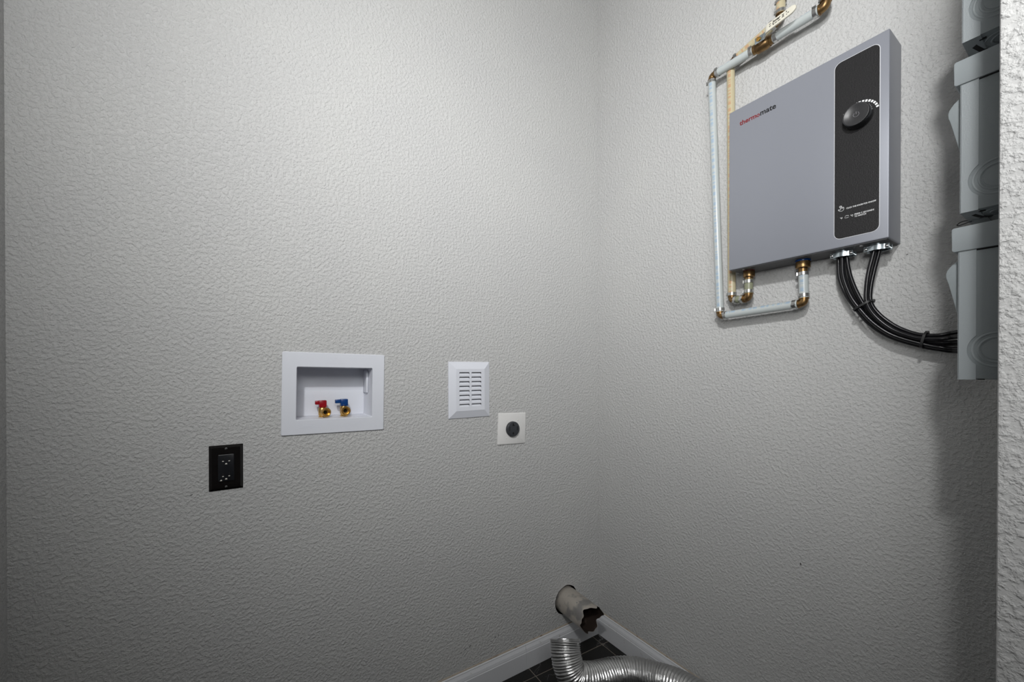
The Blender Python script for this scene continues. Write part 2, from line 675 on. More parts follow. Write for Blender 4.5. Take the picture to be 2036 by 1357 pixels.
hf = on_right(HY0, HZ0, HX)       # u to the right along the front, v up, d out of the front
bm = bmesh.new()
add_box(bm, (HX, HY1, HZ0 + .0005), (-.0015, HY0, HZ1), .0022, 3)
hpart(finish('body', bm, SILVER, smooth=True))
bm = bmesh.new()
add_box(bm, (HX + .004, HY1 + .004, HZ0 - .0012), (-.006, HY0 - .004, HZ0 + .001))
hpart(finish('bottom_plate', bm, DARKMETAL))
pu0, pu1, pv0, pv1 = 0.2545, 0.3365, 0.0212, 0.4395
hpart(prism('panel_border', rrect(pu0 - .0013, pv0 - .0013, pu1 + .0013, pv1 + .0013, .0143), hf, .0001, .0006, PANELEDGE))
panel = hpart(prism('control_panel', rrect(pu0, pv0, pu1, pv1, .013), hf, .0002, .0011, PANEL))
tag(panel, 'black control strip')


def hsub(o, par):
    o.parent = par
    return o


# rotary knob
ku, kv = 0.3005, 0.2912
kprof = [(.0005, .0268), (.003, .0272), (.007, .0270), (.0175, .0256), (.0205, .0249), (.0218, .0240)]
bm = bmesh.new()
add_lathe(bm, hf(ku, kv, .001), (-1, 0, 0), kprof, 48)
knob = hpart(finish('knob', bm, KNOB, smooth=True))
bm = bmesh.new()
add_lathe(bm, hf(ku, kv, .001), (-1, 0, 0), [(.0218, .0240), (.0221, .0228), (.0214, .0208), (.0192, .0160), (.0178, .0090), (.0175, 0)], 48)
hsub(finish('knob_dish', bm, KNOBFACE, smooth=True), knob)
# grip ribs on the side
bm = bmesh.new()
for k in range(40):
    a = 2 * pi * k / 40
    p0 = hf(ku + .0266 * cos(a), kv + .0266 * sin(a), .005)
    p1 = hf(ku + .0254 * cos(a), kv + .0254 * sin(a), .0175)
    add_tube(bm, [p0, p1], .0006, seg=5, uv=False)
hsub(finish('grip_rib', bm, KNOB, smooth=True), knob)['kind'] = 'stuff'
# power symbol
arc = [hf(ku + .0052 * sin(a), kv + .0052 * cos(a), .0193) for a in [0.65 + k * (2 * pi - 1.3) / 20 for k in range(21)]]
bm = bmesh.new()
add_tube(bm, arc, .0007, seg=6, uv=False)
add_tube(bm, [hf(ku, kv + .0005, .0193), hf(ku, kv + .0066, .0193)], .0007, seg=6, uv=False)
hsub(finish('power_symbol', bm, GREYPRINT, smooth=True), knob)
# arc of level bars
for k in range(13):
    a = radians(14 + k * 10.6)
    P = []
    for r, da in ((.0315, -.060), (.0315, .060), (.0360, .060), (.0360, -.060)):
        P.append((ku + r * cos(a + da), kv + r * sin(a + da)))
    hsub(prism('level_bar', P, hf, .0011, .0014, WHITEPRINT), panel)

# lettering on the front
hpart(text_mesh('lettering_red', 'therm', hf, .0300, .4085, .0450, REDPRINT, None, bold=.02, depth=.0004))
hpart(text_mesh('lettering_red', 'o', hf, .0756, .4085, .0088, REDPRINT, None, bold=.02, depth=.0004))
hpart(text_mesh('lettering_black', 'mate', hf, .0856, .4085, .0395, BLACKPRINT, None, bold=.02, depth=.0004))
pd = lambda u, v, d: hf(u, v, d + .0011)
hsub(text_mesh('lettering', 'CLICK THE KNOB FOR ON/OFF', pd, .2775, .0875, .0540, WHITEPRINT, None, bold=.012, height=.0033), panel)
hsub(text_mesh('lettering', 'PRESS 3 SECONDS', pd, .2930, .0685, .0350, WHITEPRINT, None, bold=.012, height=.0033), panel)
hsub(text_mesh('lettering', 'TO SWITCH', pd, .2930, .0635, .0210, WHITEPRINT, None, bold=.012, height=.0033), panel)
hsub(text_mesh('lettering', '\u00b0F', pd, .2660, .0665, .0045, WHITEPRINT, None, bold=.01, height=.0042), panel)
hsub(text_mesh('lettering', '\u00b0C', pd, .2855, .0672, .0050, WHITEPRINT, None, bold=.01, height=.0042), panel)


def stroke(name, pts2, w, par):
    bm = bmesh.new()
    add_tube(bm, [hf(u, v, .0012) for u, v in pts2], w, seg=6, uv=False)
    return hsub(finish(name, bm, WHITEPRINT, smooth=True), par)


# pointing hand
hu, hv = 0.2672, 0.0900
S = .00105
stroke('hand_symbol', [(hu + x * S, hv + y * S) for x, y in [(-2, 4.5), (-2.6, 6), (-2, 7.6), (-.5, 8.2), (1, 7.6), (1.6, 6), (1, 4.5)]], .0004, panel)
stroke('hand_symbol', [(hu + x * S, hv + y * S) for x, y in [(-1, 6.3), (-.9, -.5), (-2.2, -1), (-4, .8), (-5, .2), (-4.3, -1.4), (-2, -3.4), (1.5, -4.4),
       (4.4, -3.2), (5.4, -.5), (5.4, 3.2), (4.2, 3.8), (1, 4.0), (.5, 6.0), (-.2, 6.8), (-1, 6.3)]], .00038, panel)
for x in (1.0, 2.5, 4.0):
    stroke('hand_symbol', [(hu + x * S, hv + 3.8 * S), (hu + x * S, hv + .9 * S)], .00028, panel)
# two swap arrows
au, av = 0.2785, 0.0692
stroke('swap_arrow', [(au + .0042 * cos(a), av + .0026 * sin(a)) for a in [radians(20 + 140 * k / 10) for k in range(10)]], .00038, panel)
stroke('swap_arrow', [(au + .0042 * cos(a), av + .0026 * sin(a)) for a in [radians(200 + 140 * k / 10) for k in range(10)]], .00038, panel)

# two screws and a tab under the heater
for y in (-0.6420, -0.9080):
    bm = bmesh.new()
    add_lathe(bm, (-.068, y, HZ0 - .001), (0, 0, -1), [(0, .0035), (.0015, .0032), (.002, 0)], 14)
    hpart(finish('screw', bm, CHROME, smooth=True))


# cable clamps under the heater (two-screw connectors)
def cable_clamp(y):
    x = -.047
    z = HZ0 - .001
    bm = bmesh.new()
    add_lathe(bm, (x, y, z), (0, 0, -1), [(0, .0165), (.0030, .0165), (.0032, .0120), (.011, .0120), (.011, .0108), (0.002, .0108)], 28)
    c = hpart(finish('cable_clamp', bm, ZINC, smooth=True))
    # two jaws, front one towards the room, with screw ears
    for dx in (-.0125, .0125):
        P = []
        for t in [-1 + 2 * k / 20 for k in range(21)]:
            u = .0225 * t
            bulge = .0050 * max(0, cos(t * pi * .75)) ** 1
            P.append((u, bulge))
        sgn = -1 if dx < 0 else 1
        bm = bmesh.new()
        rows = []
        for dz, th in ((-.0040, 0), (-.0150, 0)):
            rows.append([bm.verts.new((x + dx * .80 + sgn * b_, y + u, z + dz)) for u, b_ in P])
        rows2 = [[bm.verts.new(v.co + Vector((sgn * .0022, 0, 0))) for v in r_] for r_ in rows]
        n = len(P)
        for r0, r1 in ((rows[0], rows[1]), (rows2[0], rows2[1]), (rows[0], rows2[0]), (rows[1], rows2[1])):
            for k in range(n - 1):
                bm.faces.new((r0[k], r0[k + 1], r1[k + 1], r1[k]))
        for k in (0, n - 1):
            bm.faces.new((rows[0][k], rows[1][k], rows2[1][k], rows2[0][k]))
        hsub(finish('jaw', bm, ZINC, smooth=True), c)
    for u in (-.0185, .0185):
        bm = bmesh.new()
        add_lathe(bm, (x - .0125, y + u, z - .0098), (-1, 0, 0), [(-.026, .0016), (0.0, .0016), (0.0, .0036), (.0018, .0034), (.0028, .0022), (.0030, 0)], 14)
        hsub(finish('screw', bm, CHROME, smooth=True), c)


cable_clamp(-0.8675)
cable_clamp(-0.9325)

# ================================================================== WATER LINES
PR = .0113


def line_part(o, root):
    o.parent = root
    o.matrix_parent_inverse = Matrix.Translation(root.location).inverted()
    return o


def pex(root, a, b, mat, r=PR, ref=(1, -.35, .25)):
    return line_part(tube('pipe', [Vector(a), Vector(a).lerp(Vector(b), .5), Vector(b)], r, mat, seg=24, ref=ref), root)


def clamp(root, c, axis, ear=(-1, 0.2, 0)):
    d, n, b = frame_axes(axis, ear)
    c = Vector(c)
    bm = bmesh.new()
    add_lathe(bm, c, d, [(-.0042, PR + .0002), (-.0042, PR + .0014), (.0042, PR + .0014), (.0042, PR + .0002)], 28)
    o = line_part(finish('clamp', bm, STEEL, smooth=True), root)
    # crimped ear: a little omega of strip
    bm = bmesh.new()
    prof = [(-.0045, PR + .0012), (-.0030, PR + .0016), (-.0026, PR + .0042), (0, PR + .0050), (.0026, PR + .0042), (.0030, PR + .0016), (.0045, PR + .0012)]
    rows = [[bm.verts.new(c + d * w + b * s_ + n * h_) for s_, h_ in prof] for w in (-.0040, .0040)]
    for k in range(len(prof) - 1):
        bm.faces.new((rows[0][k], rows[0][k + 1], rows[1][k + 1], rows[1][k]))
    e = finish('clamp_ear', bm, STEEL)
    e.parent = o
    # white plastic lip of the ring behind the band
    return o


def elbow(root, p, da, db, arm=.016, r=.0098, mat=None):
    """brass elbow: from p towards unit vectors da and db"""
    p, da, db = Vector(p), Vector(da).normalized(), Vector(db).normalized()
    pts = [p + da * arm]
    for k in range(9):
        t = k / 8
        pts.append((p + da * .010) * (1 - t) ** 2 + p * 2 * t * (1 - t) + (p + db * .010) * t * t)
    pts.append(p + db * arm)
    bm = bmesh.new()
    add_tube(bm, pts, r, seg=20)
    for dd in (da, db):
        add_lathe(bm, p + dd * .0105, dd, [(0, r), (0, r + .0018), (.0032, r + .0018), (.0032, r)], 20)
    return line_part(finish('elbow', bm, mat or BRASS, smooth=True), root)


Z = Vector((0, 0, 1))
# ---- cold line
CX = -.04
cold = empty('cold_water_line', (CX, -0.557, 1.2942), 'translucent white water line with shutoff valve looping left of and below the heater', 'water pipe')
E1 = Vector((CX, -0.7825, 1.3030))
E2 = Vector((CX, -0.5570, 1.2942))
E3 = Vector((CX, -0.5275, 2.0530))
E4 = Vector((CX, -0.8270, 2.0475))
PT = Vector((CX, -0.7795, 1.4136))
up1 = (PT - E1).normalized()
elbow(cold, E1, up1, E2 - E1)
elbow(cold, E2, E1 - E2, E3 - E2)
elbow(cold, E3, E2 - E3, E4 - E3)
elbow(cold, E4, E3 - E4, (0, -.004, .06), r=.0112)
pex(cold, E1 + up1 * .014, E1 + up1 * .082, PEX_COLD, ref=(1, 0, 0))
clamp(cold, E1 + up1 * .0205, up1, (-1, .5, 0))
clamp(cold, E1 + up1 * .0775, up1, (-.6, 1, 0))
d12 = (E2 - E1).normalized()
pex(cold, E1 + d12 * .014, E2 - d12 * .012, PEX_COLD, ref=(1, 0, -.9))
clamp(cold, E1 + d12 * .0215, d12, (-1, 0, -.2))
clamp(cold, E2 - d12 * .0165, d12, (-1, 0, .4))
d23 = (E3 - E2).normalized()
pex(cold, E2 + d23 * .013, E3 - d23 * .013, PEX_COLD, ref=(1, .12, 0))
clamp(cold, E2 + d23 * .0205, d23, (-.7, 1, 0))
clamp(cold, E3 - d23 * .0195, d23, (-.5, 1, 0))
d34 = (E4 - E3).normalized()
VC = E3 + d34 * .152        # valve centre
pex(cold, E3 + d34 * .012, VC - d34 * .026, PEX_COLD, ref=(1, 0, -1.2))
pex(cold, VC + d34 * .026, E4 - d34 * .014, PEX_COLD, ref=(1, 0, -1.2))
clamp(cold, E3 + d34 * .0190, d34, (-1, 0, .6))
clamp(cold, VC - d34 * .0325, d34, (-1, 0, .8))
clamp(cold, VC + d34 * .0325, d34, (-1, 0, .8))
clamp(cold, E4 - d34 * .0215, d34, (-1, 0, .8))
pex(cold, E4 + Vector((0, -.0009, .014)), (CX, -0.851, CEILZ - .001), PEX_COLD)
clamp(cold, E4 + Vector((0, -.0013, .0200)), (0, -.06, 1), (-.3, 1, 0))
# heater fitting on the cold side
bm = bmesh.new()
add_lathe(bm, PT + Z * .003, (0, 0, -1), [(0, 0), (0, .0155), (.006, .0155)], 6)
add_lathe(bm, PT, (0, 0, -1), [(.002, .0160), (.0035, .0165), (.017, .0165), (.0185, .0150), (.0185, .0105), (.028, .0105)], 28)
line_part(finish('threaded_fitting', bm, BRASS, smooth=True), cold)
bm = bmesh.new()
add_lathe(bm, PT, (0, 0, -1), [(-.0035, .0150), (-.0035, .0172), (.001, .0172), (.001, .0150)], 28)
line_part(finish('blue_ring', bm, BLUEPL, smooth=True), cold)
# ball valve
bm = bmesh.new()
add_lathe(bm, VC, d34, [(-.036, .0095), (-.026, .0095), (-.026, .0128), (-.0185, .0128), (-.0155, .0165), (.010, .0165), (.012, .0150), (.018, .0145),
                        (.0185, .0128), (.026, .0128), (.026, .0095), (.036, .0095)], 22)
add_lathe(bm, VC, (-1, 0, .1), [(.008, .0085), (.0235, .0085), (.0245, .0050), (.030, .0050)], 18)
valve = line_part(finish('shutoff_valve', bm, BRASS, smooth=True), cold)


def vsub(o):
    o.parent = valve
    return o


VZ = VC.z + .003
# lever: flat strip, cranked outwards, then a vinyl grip with rounded tip
strip = [(-.010, .0255), (.012, .0255), (.017, .0275), (.026, .0400), (.034, .0435), (.096, .0450)]


def lever(name, pts, hw_, th, mat, round_tip):
    bm = bmesh.new()
    rows = []
    for k, (s_, o_) in enumerate(pts):
        ww = hw_(k) if callable(hw_) else hw_
        c = Vector((VC.x - o_, VC.y + d34.y * s_, VZ + .0012 * (s_ > .02) * (s_ - .02) / .08 * 6))
        rows.append([bm.verts.new(c + Vector((dx, 0, dz))) for dx, dz in ((-th, ww), (-th, -ww), (th, -ww), (th, ww))])
    for A, B in zip(rows, rows[1:]):
        for k in range(4):
            bm.faces.new((A[k], A[(k + 1) % 4], B[(k + 1) % 4], B[k]))
    bm.faces.new(rows[0])
    bm.faces.new(rows[-1][::-1])
    bmesh.ops.recalc_face_normals(bm, faces=bm.faces[:])
    bmesh.ops.bevel(bm, geom=bm.edges[:], offset=min(.0008, th * .45), segments=2, affect='EDGES', profile=.5)
    return finish(name, bm, mat, None, smooth=True)


vsub(lever('lever_plate', strip[:5], .0085, .0011, ZINC, False))
grip_pts = [(.0235, .0385), (.028, .0425), (.034, .0440), (.086, .0452), (.093, .0453), (.098, .0454), (.1005, .0454)]
gw = [.0085, .0095, .0098, .0098, .0088, .0060, .0032]
handle = vsub(lever('handle', grip_pts, lambda k: gw[k], .0024, CREAM, True))
handle['label'] = 'cream vinyl lever grip'
bm = bmesh.new()
add_lathe(bm, (VC.x - .0258, VC.y, VZ), (-1, 0, .05), [(0, .0062), (.0042, .0062), (.005, .0052), (.005, .0035), (.0075, .0035), (.0078, 0)], 6)
vsub(finish('nut', bm, BRIGHTBRASS))
lf = lambda u, v, d: Vector((VC.x - .0465 - .024 * u - d, VC.y - .034 - u, VZ + .0022 + .09 * u * .8 + v))
vsub(text_mesh('lettering', 'Jomar', lf, .0100, .0003, .0205, BLACKPRINT, None, bold=.02, depth=.0006, shear=.25, height=.0060))
for (u, v, w, h_) in ((.012, -.0052, .0030, .0026), (.017, -.0046, .0050, .0014), (.024, -.0046, .0060, .0014), (.003, .0015, .0014, .0028),
                      (.003, -.0040, .0014, .0030), (.0055, .0015, .0012, .0024), (.0055, -.0038, .0012, .0024), (.034, .0022, .0050, .0014),
                      (.0355, -.0006, .0030, .0012), (.034, -.0034, .0050, .0014), (.044, .0022, .0016, .0034), (.0475, -.0020, .0030, .0014),
                      (.044, -.0040, .0022, .0014)):
    vsub(prism('printed_mark', [(u, v), (u + w, v), (u + w, v + h_), (u, v + h_)], lf, 0, .0006, BLACKPRINT))

# ---- hot line
HXp = -.030
hot = empty('hot_water_line', (HXp, -0.5885, 1.3400), 'yellowed cream water line with orange print rising behind the heater edge', 'water pipe')
G1 = Vector((HXp - .012, -0.6425, 1.3370))
G2 = Vector((HXp, -0.5875, 1.3395))
G3 = Vector((HXp + .006, -0.5790, 2.0680))
G4 = Vector((HXp + .006, -0.7165, 2.1030))
HT = Vector((HXp - .012, -0.6435, 1.4178))
uph = (HT - G1).normalized()
elbow(hot, G1, uph, G2 - G1, r=.0104)
elbow(hot, G2, G1 - G2, G3 - G2)
elbow(hot, G3, G2 - G3, G4 - G3)
elbow(hot, G4, G3 - G4, (0, -.004, .06))
pex(hot, G1 + uph * .014, G1 + uph * .054, PEX_GREEN)
clamp(hot, G1 + uph * .0200, uph, (-.5, 1, 0))
clamp(hot, G1 + uph * .0480, uph, (-.5, 1, 0))
g12 = (G2 - G1).normalized()
pex(hot, G1 + g12 * .013, G2 - g12 * .013, PEX_GREEN, r=.0108)
clamp(hot, G1 + g12 * .0180, g12, (-1, 0, -.3))
clamp(hot, G2 - g12 * .0160, g12, (-1, 0, -.6))
g23 = (G3 - G2).normalized()
pex(hot, G2 + g23 * .012, G3 - g23 * .012, PEX_HOT, ref=(1, .1, 0))
clamp(hot, G2 + g23 * .0190, g23, (-.2, 1, 0))
clamp(hot, G3 - g23 * .0190, g23, (-.6, -1, 0))
g34 = (G4 - G3).normalized()
pex(hot, G3 + g34 * .012, G4 - g34 * .012, PEX_HOT)
clamp(hot, G3 + g34 * .0190, g34, (-1, 0, .3))
clamp(hot, G4 - g34 * .0190, g34, (-1, 0, .3))
pex(hot, G4 + Vector((0, -.0005, .013)), (HXp + .006, -0.733, CEILZ - .001), PEX_HOT)
clamp(hot, G4 + Vector((0, -.0008, .0190)), (0, -.05, 1), (-.8, 1, 0))
clamp(hot, G4 + Vector((0, -.0025, .0480)), (0, -.05, 1), (-.5, 1, 0))
bm = bmesh.new()
add_lathe(bm, HT, (0, 0, -1), [(.002, .0140), (.0035, .0150), (.019, .0150), (.0205, .0135), (.0205, .0105), (.030, .0105)], 28)
line_part(finish('threaded_fitting', bm, BRASS, smooth=True), hot)
bm = bmesh.new()
add_lathe(bm, HT, (0, 0, -1), [(-.002, .0135), (-.002, .0152), (.0025, .0152), (.0025, .0135)], 28)
line_part(finish('red_ring', bm, simple('red_washer', (0.16, 0.02, 0.03), .4), smooth=True), hot)

# ================================================================== CABLES
CB = {
    1: [(-.047, -.8555, 1.418), (-.036, -.8543, 1.4026), (-.036, -.8564, 1.3567), (-.036, -.8691, 1.314), (-.036, -.8889, 1.276), (-.036, -.9144, 1.2362), (-.034, -.9521, 1.2017), (-.034, -1.0027, 1.1782), (-.034, -1.0321, 1.1695), (-.034, -1.0558, 1.1649), (-.075, -1.108, 1.163), (-.16, -1.148, 1.163), (-.256, -1.152, 1.163)],
    2: [(-.050, -.8645, 1.418), (-.048, -.8658, 1.3981), (-.048, -.8679, 1.3553), (-.048, -.8822, 1.306), (-.048, -.9015, 1.2699), (-.048, -.9263, 1.2343), (-.046, -.9599, 1.2039), (-.043, -1.0089, 1.1812), (-.042, -1.0342, 1.1735), (-.042, -1.0576, 1.170), (-.085, -1.112, 1.170), (-.165, -1.148, 1.170), (-.256, -1.152, 1.170)],
    3: [(-.047, -.8755, 1.418), (-.043, -.8738, 1.3987), (-.041, -.8796, 1.3564), (-.040, -.8927, 1.3122), (-.040, -.9091, 1.2753), (-.040, -.9328, 1.2409), (-.040, -.9629, 1.2127), (-.040, -1.008, 1.1895), (-.040, -1.0327, 1.1840), (-.040, -1.0563, 1.1843), (-.085, -1.112, 1.184), (-.165, -1.148, 1.184), (-.256, -1.152, 1.184)],
    4: [(-.050, -.9285, 1.418), (-.050, -.9255, 1.3986), (-.050, -.9169, 1.3567), (-.050, -.913, 1.3214), (-.050, -.9136, 1.2851), (-.050, -.9285, 1.2518), (-.050, -.9571, 1.2192), (-.050, -.9904, 1.1994), (-.050, -1.0114, 1.1932), (-.050, -1.0345, 1.1913), (-.050, -1.0579, 1.1946), (-.090, -1.112, 1.195), (-.168, -1.148, 1.194), (-.256, -1.152, 1.192)],
    5: [(-.044, -.9365, 1.418), (-.042, -.9331, 1.3983), (-.040, -.9238, 1.3567), (-.040, -.9178, 1.3172), (-.040, -.9185, 1.2854), (-.040, -.9328, 1.2565), (-.040, -.9596, 1.2272), (-.040, -.9882, 1.2085), (-.040, -1.0094, 1.2016), (-.040, -1.0327, 1.1999), (-.040, -1.0562, 1.2046), (-.088, -1.112, 1.206), (-.168, -1.148, 1.205), (-.256, -1.152, 1.203)],
    6: [(-.040, -.8670, 1.418), (-.028, -.8650, 1.4022), (-.024, -.869, 1.355), (-.024, -.8815, 1.3103), (-.024, -.9019, 1.2702), (-.024, -.9268, 1.2343), (-.024, -.9638, 1.2033), (-.024, -1.006, 1.1876), (-.024, -1.031, 1.182), (-.024, -1.0548, 1.1807), (-.078, -1.112, 1.178), (-.16, -1.150, 1.177), (-.256, -1.160, 1.177)],
}
CL = {
    1: 'black power cable forming the lowest outer curve of the bundle below the heater',
    2: 'black power cable in front, just inside the lowest curve, from the left clamp',
    3: 'black power cable leaving the right side of the left clamp under the heater',
    4: 'black power cable leaving the left side of the right clamp under the heater',
    5: 'black power cable forming the uppermost inner curve of the bundle, from the right clamp',
    6: 'black power cable half hidden behind the others from the left clamp',
}
for k, pts in CB.items():
    c = tube('power_cable', resample(catmull(pts, 8), .006), .0043, CABLE, seg=12)
    tag(c, CL[k], 'cable', 'black power cables')


def cable_tie(c, along, half_w, half_t, label):
    d = Vector(along).normalized()
    xx = Vector((1, 0, 0))
    w = d.cross(xx).normalized()
    c = Vector(c)
    loop = []
    n = 32
    for k in range(n):
        a = 2 * pi * k / n
        ca, sa = cos(a), sin(a)
        e = .6
        loop.append(c + w * half_w * (abs(ca) ** e) * (1 if ca > 0 else -1) + xx * half_t * (abs(sa) ** e) * (1 if sa > 0 else -1))
    bm = bmesh.new()
    # flat strip: three parallel thin loops joined by a ribbon
    rows = []
    for off, grow in ((-.0022, 0), (-.0022, .0011), (.0022, .0011), (.0022, 0)):
        rows.append([bm.verts.new(p + d * off + (p - c).normalized() * grow) for p in loop])
    for A, B in zip(rows, rows[1:] + rows[:1]):
        for k in range(n):
            bm.faces.new((A[k], A[(k + 1) % n], B[(k + 1) % n], B[k]))
    o = finish('cable_tie', bm, TIE, smooth=True)
    tag(o, label, 'cable tie', 'black cable ties')
    p = c + w * (half_w + .001)
    bm = bmesh.new()
    add_box(bm, p - Vector((.003, .003, .0028)), p + Vector((.003, .003, .0028)), .0006)
    finish('tie_head', bm, TIE, o, smooth=True)
    return o


cable_tie((-.040, -.9050, 1.2795), (0, -.22, -.40), .0195, .0165, 'black cable tie where the two cable bundles join below the heater')
cable_tie((-.039, -1.0085, 1.1905), (0, -.30, -.07), .0170, .0165, 'black cable tie around the bundle close to the grey box')

# ================================================================== GREY ELECTRICAL BOXES (on the inside of the front wall)
BX0, BX1 = -0.36, -0.25


def arc_pts(cy, cz, r, a0, a1, n):
    return [(cy + r * cos(a0 + (a1 - a0) * k / n), cz + r * sin(a0 + (a1 - a0) * k / n)) for k in range(n + 1)]


def electrical_box(z0, yf, label, extra=None):
    """z0 bottom, yf front face (towards the back wall)"""
    root = empty('electrical_box', (BX0, JY, z0), label, 'electrical box', 'grey electrical boxes')

    def P(o):
        o.parent = root
        o.matrix_parent_inverse = Matrix.Translation(root.location).inverted()
        return o
    side = lambda u, v, d: Vector((BX0 - d, u, v))          # u = Y, v = Z
    H = .228
    bm = bmesh.new()
    add_box(bm, (BX0 + .0012, JY, z0 + .0012), (BX1 - .0012, yf - .0025, z0 + H - .004), .001, 2)
    P(finish('body', bm, GREYBOX, smooth=True))
    # cover: front sheet with side flange; the flange is notched round the knockout
    ky, kz = -1.1466, z0 + .0440
    yc = yf - .0186
    R = .0297
    h = sqrt(max(0, R * R - (yc - ky) ** 2))
    a = math.atan2(h, yc - ky)
    poly = [(yf, z0), (yf, z0 + .2), (yc, z0 + .2)] + arc_pts(ky, kz, R, a, -a, 14) + [(yc, z0)]
    cover = P(prism('cover', poly, side, -.0012, .0, GREYBOX2))
    bm = bmesh.new()
    add_box(bm, (BX0, yf - .0014, z0), (BX1, yf, z0 + .2), .0005)
    add_box(bm, (BX0 + .0003, yc, z0 - .0001), (BX1 - .0003, yf - .0002, z0 + .0012))
    c2 = finish('cover_face', bm, GREYBOX2, smooth=True)
    c2.parent = cover
    # wedge shaped pull handle on the front
    nose = [(yf - .002, z0 + .187), (yf + .004, z0 + .1845), (yf + .0105, z0 + .1785), (yf + .0150, z0 + .1715), (yf + .0165, z0 + .1655), (yf + .0160, z0 + .1590),
            (yf + .0135, z0 + .1500), (yf + .0035, z0 + .1000), (yf - .002, z0 + .0960)]
    P(prism('pull_handle', nose, lambda u, v, d: Vector((d, u, v)), BX0 + .020, BX1 - .020, GREYBOX, bevel=.0015))
    # rain lid on top
    lidp = [(JY + .0005, z0 + .1945), (yf + .0040, z0 + .1945), (yf + .0062, z0 + .1968), (yf + .0066, z0 + .2290), (yf + .0045, z0 + .2310), (JY + .0005, z0 + .2320)]
    P(prism('lid', lidp, lambda u, v, d: Vector((d, u, v)), BX0 - .0022, BX1 + .0022, GREYBOX2, bevel=.0007))
    P(box('lid_lip', (BX0 + .01, yf + .0062, z0 + .212), (BX1 - .01, yf + .0088, z0 + .2295), GREYBOX2, bevel=.0008))
    P(box('lid_painted_shadow', (BX0 + .0004, JY + .001, z0 + .1925), (BX1 - .0004, yf - .001, z0 + .196), SLOT))  # black strip painting the shadow under the lid
    # knockout rings pressed into the side
    for r0, hgt in ((.0245, .0010), (.0180, .0013)):
        bm = bmesh.new()
        prof = [(-.0004, r0 + .0024), (hgt * .8, r0 + .0012), (hgt, r0), (hgt * .5, r0 - .0010), (-.0004, r0 - .0022)]
        add_lathe(bm, (BX0 + .0012, ky, kz), (-1, 0, 0), prof, 44)
        P(finish('knockout_ring', bm, GREYBOX, smooth=True))
    bm = bmesh.new()
    add_lathe(bm, (BX0 + .0012, ky, kz), (-1, 0, 0), [(-.0003, .0148), (.0007, .0145), (.0007, 0)], 36)
    P(finish('knockout_disc', bm, GREYBOX, smooth=True))
    # underside: knockout ring and dark slots
    bm = bmesh.new()
    for r0 in (.022, .014):
        add_lathe(bm, ((BX0 + BX1) / 2 - .02, -1.150, z0 + .0012), (0, 0, -1), [(-.0004, r0 + .002), (.0010, r0 + .0006), (.0010, r0 - .0006), (-.0004, r0 - .002)], 32)
    P(finish('bottom_knockout', bm, GREYBOX, smooth=True))
    P(prism('bottom_slot', [(BX0 + .021, -1.122), (BX0 + .026, -1.117), (BX0 + .046, -1.1215), (BX0 + .060, -1.133), (BX0 + .053, -1.136), (BX0 + .043, -1.127), (BX0 + .028, -1.1235)],
            lambda u, v, d: Vector((u, v, z0 - d)), -.0011, .0002, SLOT))
    P(box('bottom_slit', (BX0 + .012, -1.1330, z0 - .0003), (BX0 + .0155, -1.1260, z0 + .001), SLOT))
    for k in range(2):
        P(box('bottom_slit', (BX0 + .0500 + .0075 * k, -1.1305, z0 - .0003), (BX0 + .0525 + .0075 * k, -1.1220, z0 + .001), SLOT))
    return root, P


electrical_box(1.1113, -1.1075, 'lowest of the three grey metal electrical boxes, the cables ending behind it')
b2, P2 = electrical_box(1.3637, -1.1090, 'middle grey metal electrical box, above the box the cables reach')
b1, P1 = electrical_box(1.6207, -1.1103, 'topmost grey metal electrical box, cut off by the upper picture edge')
# latch tab and wire loop hanging under the middle box
P2(box('latch_tab', (-0.305, -1.1300, 1.3625), (-0.270, -1.1130, 1.3637), GREYBOX, bevel=.0003))
loop = catmull([(-.298, -1.1130, 1.3632), (-.299, -1.1060, 1.3660), (-.300, -1.1005, 1.3650), (-.300, -1.0968, 1.3616), (-.300, -1.1000, 1.3604), (-.300, -1.1088, 1.3625), (-.299, -1.1150, 1.3630)], 8)
P2(tube('wire_loop', loop, .0007, TIE, seg=8))

# ================================================================== WASHER OUTLET BOX
wob = empty('washer_outlet_box', (WB_C[0], 0, WB_C[1] - .114), 'white plastic recessed laundry outlet box with wide flange on the back wall', 'outlet box')


def wpart(o, root=None):
    root = root or wob
    o.parent = root
    o.matrix_parent_inverse = Matrix.Translation(root.location).inverted()
    return o


OW, OH = .1362, .1138
IW, IH = .1010, .0731
DEP = .076
bm = bmesh.new()
# flange with rounded outer edge: outer outline -> front -> inner outline
out0 = rrect(-OW, -OH, OW, OH, .004)
out1 = rrect(-OW + .0012, -OH + .0012, OW - .0012, OH - .0012, .003)
in1 = rrect(-IW - .001, -IH - .001, IW + .001, IH + .001, .0035)
in0 = rrect(-IW, -IH, IW, IH, .0035)
inb = rrect(-IW + .0012, -IH + .002, IW - .0055, IH - .002, .003)
loops = [(out0, .0003), (out0, .0030), (out1, .0042), (in1, .0042), (in0, .0034), (inb, -DEP)]
V = [[bm.verts.new(wb(u, v, d)) for u, v in lp] for lp, d in loops]
for A, B in zip(V, V[1:]):
    for k in range(len(A)):
        bm.faces.new((A[k], A[(k + 1) % len(A)], B[(k + 1) % len(A)], B[k]))
bm.faces.new(V[-1])
wpart(finish('tub', bm, PLASTIC))
